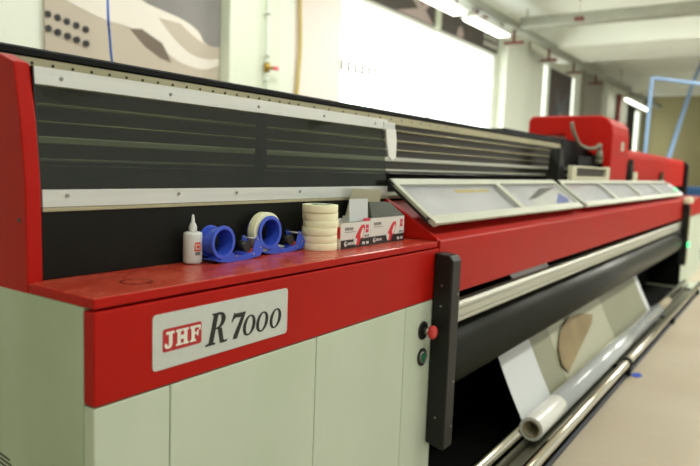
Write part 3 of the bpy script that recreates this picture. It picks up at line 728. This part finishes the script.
st = MB().add([(.028, .008, .0115), (.075, .004, .0085), (.098, .040, .0085), (.050, .046, .0115), (.028, .008, .0125), (.075, .004, .0095), (.098, .040, .0095), (.050, .046, .0125)],
              [(0, 1, 2, 3), (4, 5, 6, 7), (0, 1, 5, 4), (1, 2, 6, 5), (2, 3, 7, 6), (3, 0, 4, 7)], 0)
st.add([(.058, .010, .0100), (.078, .012, .0100), (.088, .030, .0100), (.058, .028, .0118)], [(0, 1, 2, 3)], 1)
s_ = st.build('sticker', [M['card'], M['green']], d2); s_['label'] = 'white and green sticker'; s_.location = (0, 0, .010)
# tape on the second dispenser
tp = empty('masking_tape_roll', (1.4895, 1.333, Z + .068), 'cream masking tape roll mounted upright on the blue dispenser', 'tape roll')
MB().pipe((0, -.020, 0), (0, .0085, 0), .0610, .0465, 48).build('tape_winding', M['tape'], tp, bevel=.0008)
MB().pipe((0, -.0203, 0), (0, .0088, 0), .0465, .0452, 48).build('paper_core', M['cardcore'], tp)

# stack of six rolls
hw = .0249
names = ['masking tape roll at the very top of the stack, its green printed core showing', 'second masking tape roll from the top of the stack', 'third masking tape roll from the top of the stack',
         'third masking tape roll from the bottom of the stack', 'second masking tape roll from the bottom of the stack', 'bottom masking tape roll of the stack, standing on the red shelf']
def tape_roll(loc):
    t = empty('masking_tape_roll', loc, 'x', 'tape roll', 'stacked masking tape rolls')
    MB().pipe((0, 0, .0003), (0, 0, hw - .0003), .0590, .0400, 64).build('tape_winding', M['tape'], t, bevel=.0012)
    MB().pipe((0, 0, .0005), (0, 0, hw - .0005), .0400, .0385, 48).build('paper_core', M['core'], t)
    return t
first = None
offs = [(-.003, 0), (.001, .002), (.0015, -.001), (-.003, 0), (-.001, .001), (-.001, 0)]
for i in range(6):
    loc = (1.7165 + offs[i][0], 1.285 + offs[i][1], Z + (5 - i) * hw)
    if first is None: t = first = tape_roll(loc)
    else: t = copy_tree(first)
    t.location = loc; t['label'] = names[i]
# printed disc lying in the top roll
MB().pipe((0, 0, hw - .002), (0, 0, hw - .0005), .0384, .030, 32).build('core_label', M['core'], first)

# cartons
def carton(x0, x1, y0, y1, h, label):
    t = empty('carton', ((x0 + x1) / 2, (y0 + y1) / 2, Z), label, 'box', 'white cartons on the shelf')
    o = t.location; th = .0015; w_ = x1 - x0; 
    b = MB().box(x0, x1, y0, y0 + th, Z, Z + h).box(x0, x1, y1 - th, y1, Z, Z + h).box(x0, x0 + th, y0 + th, y1 - th, Z, Z + h).box(x1 - th, x1, y0 + th, y1 - th, Z, Z + h).box(x0, x1, y0, y1, Z + .0002, Z + .002)
    b.build('carton_body', M['card'], t, off=o)
    p = MB(); a, c = y0 - .0005, y0 + .0002
    p.box(x0, x1, a, c, Z + .0005, Z + .030, 0)
    # red curved figure
    fx = x0 + w_ * .58
    fig = [(fx - .018, Z + .022), (fx - .016, Z + .040), (fx + .006, Z + .066), (fx + .018, Z + .076), (fx + .036, Z + .078), (fx + .040, Z + .066), (fx + .030, Z + .036), (fx + .024, Z + .026), (fx + .022, Z + .036), (fx + .014, Z + .030), (fx + .004, Z + .008), (fx - .010, Z + .006)]
    p.prism(fig, 'y', a - .0003, c, 1)
    p.prism([(fx + .014, Z + .030), (fx + .012, Z + .044), (fx + .022, Z + .062), (fx + .030, Z + .068), (fx + .033, Z + .058), (fx + .028, Z + .040), (fx + .020, Z + .030)], 'y', a - .0006, c, 4)
    p.prism([(fx - .030, Z + .026), (fx - .024, Z + .036), (fx - .008, Z + .030), (fx - .012, Z + .012), (fx - .020, Z + .008)], 'y', a - .0006, c, 4)
    p.box(x1 - .030, x1 - .012, a - .0003, c, Z + h - .040, Z + h - .012, 2); p.box(x1 - .027, x1 - .015, a - .0006, c, Z + h - .0275, Z + h - .0245, 4); 
    for k in range(6): p.box(x0 + .022 + k * .0085, x0 + .028 + k * .0085, a - .0003, c, Z + h - .026, Z + h - .016, 3)
    p.box(x0 + .022, x0 + .085, a - .0003, c, Z + h - .033, Z + h - .031, 3)
    p.prism(disc(x0 + .028, Z + .017, .009), 'y', a - .0003, c, 4); p.prism(disc(x0 + .031, Z + .019, .0045), 'y', a - .0006, c, 0)
    for k in range(5): p.box(x0 + .040 + k * .008, x0 + .0455 + k * .008, a - .0003, c, Z + .012, Z + .021, 4)
    for k in range(3): p.box(x1 - .036 + k * .0105, x1 - .029 + k * .0105, a - .0003, c, Z + .033, Z + .041, 3)
    for k in range(2): p.box(x1 - .050 + k * .025, x1 - .034 + k * .025, a - .0003, c, Z + .008, Z + .017, 4)
    p.box(x0 - .0004, x0 + .0002, y0 + .004, y0 + .03, Z + .035, Z + .075, 1)
    p.build('front_print', [M['cblack'], M['cred'], M['magenta'], M['cgrey'], M['card']], t, off=o)
    return t
c1 = carton(1.755, 1.935, 1.226, 1.352, .088, 'white carton with red print and raised pale flap, right beside the tape stack')
o = c1.location
MB().prism([(1.2395, 1.2385), (1.244, 1.316), (1.2455, 1.316), (1.241, 1.2385)], 'x', 1.822, 1.938).build('lid_flap', M['cardflap'], c1, off=o)
q = MB().box(1.757, 1.81, 1.232, 1.34, 1.228, 1.2295).build('inner_sheet', M['cardflap'], c1, off=o)
MB().box(1.778, 1.796, 1.240, 1.30, 1.2296, 1.2305).build('red_strip', M['cred'], c1, off=o)
MB().box(1.888, 1.93, 1.2255, 1.2262, 1.2385, 1.249).build('crimson_tab', M['magenta'], c1, off=o)
c2 = carton(1.940, 2.180, 1.2285, 1.352, .096, 'white carton with dark olive lid and red print, nearest the hinged flap')
o = c2.location
def sheet4(a, b_, c_, d_, th=.0015):
    n = (Vector(b_) - Vector(a)).cross(Vector(d_) - Vector(a)).normalized() * th
    v = [Vector(p) for p in (a, b_, c_, d_)]; return MB().add(v + [p + n for p in v], [(3, 2, 1, 0), (4, 5, 6, 7), (0, 1, 5, 4), (1, 2, 6, 5), (2, 3, 7, 6), (3, 0, 4, 7)])
sheet4((1.945, 1.229, 1.247), (2.178, 1.229, 1.247), (2.120, 1.262, 1.298), (1.985, 1.268, 1.301)).build('inner_flap', M['olive'], c2, off=o)
sheet4((1.945, 1.229, 1.247), (1.985, 1.268, 1.301), (1.968, 1.30, 1.296), (1.945, 1.32, 1.247)).build('side_flap', M['olive'], c2, off=o)
sheet4((1.955, 1.350, 1.246), (2.178, 1.350, 1.246), (2.185, 1.340, 1.338), (1.975, 1.336, 1.347)).build('lid_flap', M['beige'], c2, off=o)

# white tag hanging from the window bar end
tag(MB().add([(2.268, 1.380, 1.582), (2.345, 1.380, 1.586), (2.352, 1.378, 1.54), (2.348, 1.376, 1.47), (2.318, 1.376, 1.458), (2.295, 1.378, 1.472), (2.278, 1.379, 1.53),
              (2.268, 1.384, 1.582), (2.345, 1.384, 1.586), (2.352, 1.386, 1.54), (2.348, 1.384, 1.47), (2.318, 1.383, 1.458), (2.295, 1.384, 1.472), (2.278, 1.386, 1.53)],
             [(0, 1, 2, 3, 4, 5, 6), (13, 12, 11, 10, 9, 8, 7)] + [(i, (i + 1) % 7, 7 + (i + 1) % 7, 7 + i) for i in range(7)]).build('tape_strip', M['paper'], off=(2.31, 1.382, 1.58), loc=(2.31, 1.382, 1.58)),
    'crumpled white tape strip hanging from the right end of the upper window bar', 'tape strip')

# printed sheet lying beneath the first flap, with blue corner
def onbed(x, s, h): return (x, 1.165 + .18 * s, 1.2175 + .136 * s + h)
ps_ = empty('printed_sheet', (4.0, 1.26, 1.24), 'white printed sheet with a blue corner lying under the clear flap', 'paper sheet')
sheet4(onbed(3.50, .15, .001), onbed(4.30, .15, .001), onbed(4.42, .70, .001), onbed(3.95, .78, .001), .0007).build('sheet', M['paper'], ps_, off=ps_.location)
sheet4(onbed(4.02, .18, .002), onbed(4.30, .18, .002), onbed(4.36, .36, .002), onbed(4.30, .60, .002), .0007).build('blue_corner', M['bluecard'], ps_, off=ps_.location)
sheet4(onbed(3.62, .40, .002), onbed(3.78, .44, .002), onbed(4.36, .86, .002), onbed(4.02, .82, .002), .0007).build('dark_band', M['ink'], ps_, off=ps_.location)

# film roll with hanging web
fr = empty('film_roll', (3.12, .962, .165), 'long roll of printed film winding up near the floor with the web hanging to it', 'film roll')
o = fr.location; FX0, FX1 = 3.10, 6.75
fb = MB().pipe((FX0, .970, .158), (3.52, .970, .158), .060, .044, 48); fb.build('white_roll_end', M['rollw'], fr, off=o, bevel=.002)
MB().cyl((3.521, .970, .158), (FX1, .970, .158), .060, n=48).build('wound_film', M['roll'], fr, off=o)
MB().pipe((FX0 - .004, .970, .158), (3.50, .970, .158), .0435, .039, 40).build('core_tube', M['cardcore'], fr, off=o)
MB().cyl((FX1, .970, .158), (7.35, .970, .158), .040, n=24).build('core_end', M['cardcore'], fr, off=o)
# web: from behind the roller down to the back of the roll
A = Vector((1.200, .517)); Bq = Vector((1.034, .170))
def wp(s): p = A + (Bq - A) * s; return p - Vector((0, .012 * math.sin(PI * s)))
def web(x0, x1, m, nm, y=0, xs=None):
    b = MB(); n = 10
    for k in range(n):
        s0, s1 = k / n, (k + 1) / n; a, c = wp(s0), wp(s1)
        b.add([(x0, a.x - y, a.y), (x1, a.x - y, a.y), (x1, c.x - y, c.y), (x0, c.x - y, c.y), (x0, a.x - y + .0012, a.y + .0008), (x1, a.x - y + .0012, a.y + .0008), (x1, c.x - y + .0012, c.y + .0008), (x0, c.x - y + .0012, c.y + .0008)],
              [(0, 1, 2, 3), (4, 7, 6, 5), (0, 4, 5, 1), (1, 5, 6, 2), (2, 6, 7, 3), (3, 7, 4, 0)], 0)
    return b.build(nm, m, fr, off=o)
web(3.15, 3.62, M['film_white'], 'hanging_web')
def poly_web(pts, m, nm, y):
    f = [(x, wp(s).x - y, wp(s).y) for x, s in pts]
    n = len(f); b = MB().add(f + [(p[0], p[1] + .001, p[2]) for p in f], [tuple(range(n)), tuple(range(n, 2 * n))[::-1]] + [(i, (i + 1) % n, n + (i + 1) % n, n + i) for i in range(n)])
    return b.build(nm, m, fr, off=o)
web(3.62, 3.96, M['film_grey'], 'printed_web'); web(3.96, 5.25, M['film_pale'], 'printed_web'); web(5.25, 6.58, M['film_grey'], 'printed_web'); web(6.58, 6.72, M['film_white'], 'hanging_web')
poly_web([(4.36, .11), (4.62, .16), (4.90, .29), (4.80, .42), (4.00, .86), (3.94, .70), (3.98, .45), (4.12, .24)], M['film_brown'], 'brown_motif', .0165)

# things by the floor / far
tag(MB().prism([(4.93, .55), (5.0, .53), (5.06, .56), (5.02, .60), (4.95, .60)], 'z', .0, .004).build('paper_scrap', M['bluecard'], off=(5, .56, 0), loc=(4.96, .805, 0)), 'small scrap of blue film on the tan floor beside the front rail', 'scrap')
bb = empty('storage_bin', (13.5, 1.35, 0), 'blue bin standing behind the far end of the printer', 'bin')
MB().prism(rrect(12.9, 14.3, 1.0, 1.9, .08), 'z', 0.0, 1.22).build('bin_body', M['bluebox'], bb, off=bb.location)
MB().prism(rrect(12.86, 14.34, .96, 1.94, .08), 'z', 1.22, 1.27).build('bin_lid', M['bluebox'], bb, off=bb.location)

# air hoses
tag(MB().tube(spline([(2.62, 4.40 - .6, 4.44), (2.45, 3.5, 3.2), (2.12, 3.0, 2.23), (2.13, 3.0, 2.07), (2.15, 3.0, 1.90), (2.16, 2.95, 1.75), (2.15, 2.4, 1.68), (2.15, 1.95, 1.69)]), .0065).build('air_hose', M['hose2'], off=(2.15, 3, 1.9), loc=(2.15, 3, 1.9)),
    'thin deep blue air hose rising in front of the beige banner', 'hose')
hs = MB().tube([(12.39, 2.2, 0.0), (12.39, 2.2, 1.0), (12.39, 2.2, 1.81), (12.42, 2.2, 2.5), (12.46, 2.2, 3.11), (12.46, 2.2, 3.14), (12.52, 2.17, 3.15), (13.0, 1.6, 3.10), (13.55, 1.05, 3.10)], .03)
tag(hs.build('air_hose', M['hose'], off=(12.4, 2.2, 1.7), loc=(12.4, 2.2, 1.7)), 'pale blue hose rising vertically and bending right, behind the carriage', 'hose')
tag(MB().tube([(14.93, 2.2, 0.0), (14.93, 2.2, 1.0), (14.93, 2.2, 1.79), (16.2, 2.2, 2.72), (17.76, 2.2, 3.79), (18.6, 2.2, 4.2), (19.0, 2.2, 4.44)], .045).build('air_hose', M['hose'], off=(14.9, 2.2, 1.5), loc=(14.9, 2.2, 1.5)),
    'pale blue hose slanting up to the ceiling at the right edge', 'hose')

# ================================================================== LIGHT
WF, WB = 0.82, 5.5
W = bpy.data.worlds.new('daylight'); SC.world = W; W.use_nodes = True
bg = W.node_tree.nodes['Background']; bg.inputs['Color'].default_value = (0.98, 1.0, 0.94, 1); bg.inputs['Strength'].default_value = 1.0
nt = W.node_tree
tc = nt.nodes.new('ShaderNodeTexCoord'); sp = nt.nodes.new('ShaderNodeSeparateXYZ'); mr = nt.nodes.new('ShaderNodeMapRange')
mr.inputs['From Min'].default_value = -.1; mr.inputs['From Max'].default_value = .15
mr.inputs['To Min'].default_value = WF; mr.inputs['To Max'].default_value = WB     # brighter sky on the window side of the hall
nt.links.new(tc.outputs['Generated'], sp.inputs[0]); nt.links.new(sp.outputs['Y'], mr.inputs['Value']); nt.links.new(mr.outputs['Result'], bg.inputs['Strength'])
def area(name, loc, rot, sx, sy, power, col=(1, 1, 1)):
    l = bpy.data.lights.new(name, 'AREA'); l.shape = 'RECTANGLE'; l.size = sx; l.size_y = sy; l.energy = power; l.color = col
    o = bpy.data.objects.new(name, l); COL.objects.link(o); o.location = loc; o.rotation_euler = rot; return o
# added fill lights without fixtures, out of view in front of the machine
for i, x in enumerate((0.5, 4.0, 7.5, 12.0, 17.5, 23.0)):
    area('front_fill_light', (x, -0.8, 4.3), (0, 0, 0), 1.6, .4, (52, 62, 105, 320, 40, 25)[i], (1, 1, .93))

for i, x in enumerate((1.5, 4.5, 8.0)):  # more added fill without fixtures, brightening the back wall and ceiling
    area('rear_fill_light', (x, 3.3, 4.3), (0, 0, 0), 1.4, .3, (42, 60, 95)[i], (.97, 1, .96))

# ================================================================== CAMERA
yaw, pit, rol, F = 0.97476177, 0.1036599, 0.03702791, 647.36
f = Vector((math.cos(pit) * math.sin(yaw), math.cos(pit) * math.cos(yaw), -math.sin(pit)))
r = Vector((math.cos(yaw), -math.sin(yaw), 0)); u = r.cross(f)
r2 = math.cos(rol) * r + math.sin(rol) * u; u2 = -math.sin(rol) * r + math.cos(rol) * u
cd = bpy.data.cameras.new('camera'); cam = bpy.data.objects.new('camera', cd); COL.objects.link(cam)
mw = Matrix((r2, u2, -f)).transposed().to_4x4(); mw.translation = Vector((0, 0, 1.43)); cam.matrix_world = mw
cd.sensor_width = 36; cd.lens = F / 700 * 36; cd.clip_start = .05; cd.clip_end = 200
cd.dof.use_dof = True; cd.dof.focus_distance = 1.9; cd.dof.aperture_fstop = 2.3
SC.camera = cam
SC.view_settings.view_transform = 'Standard'; SC.view_settings.look = 'None'; SC.view_settings.gamma = 1
SC.view_settings.use_curve_mapping = False; SC.view_settings.exposure = 0.0
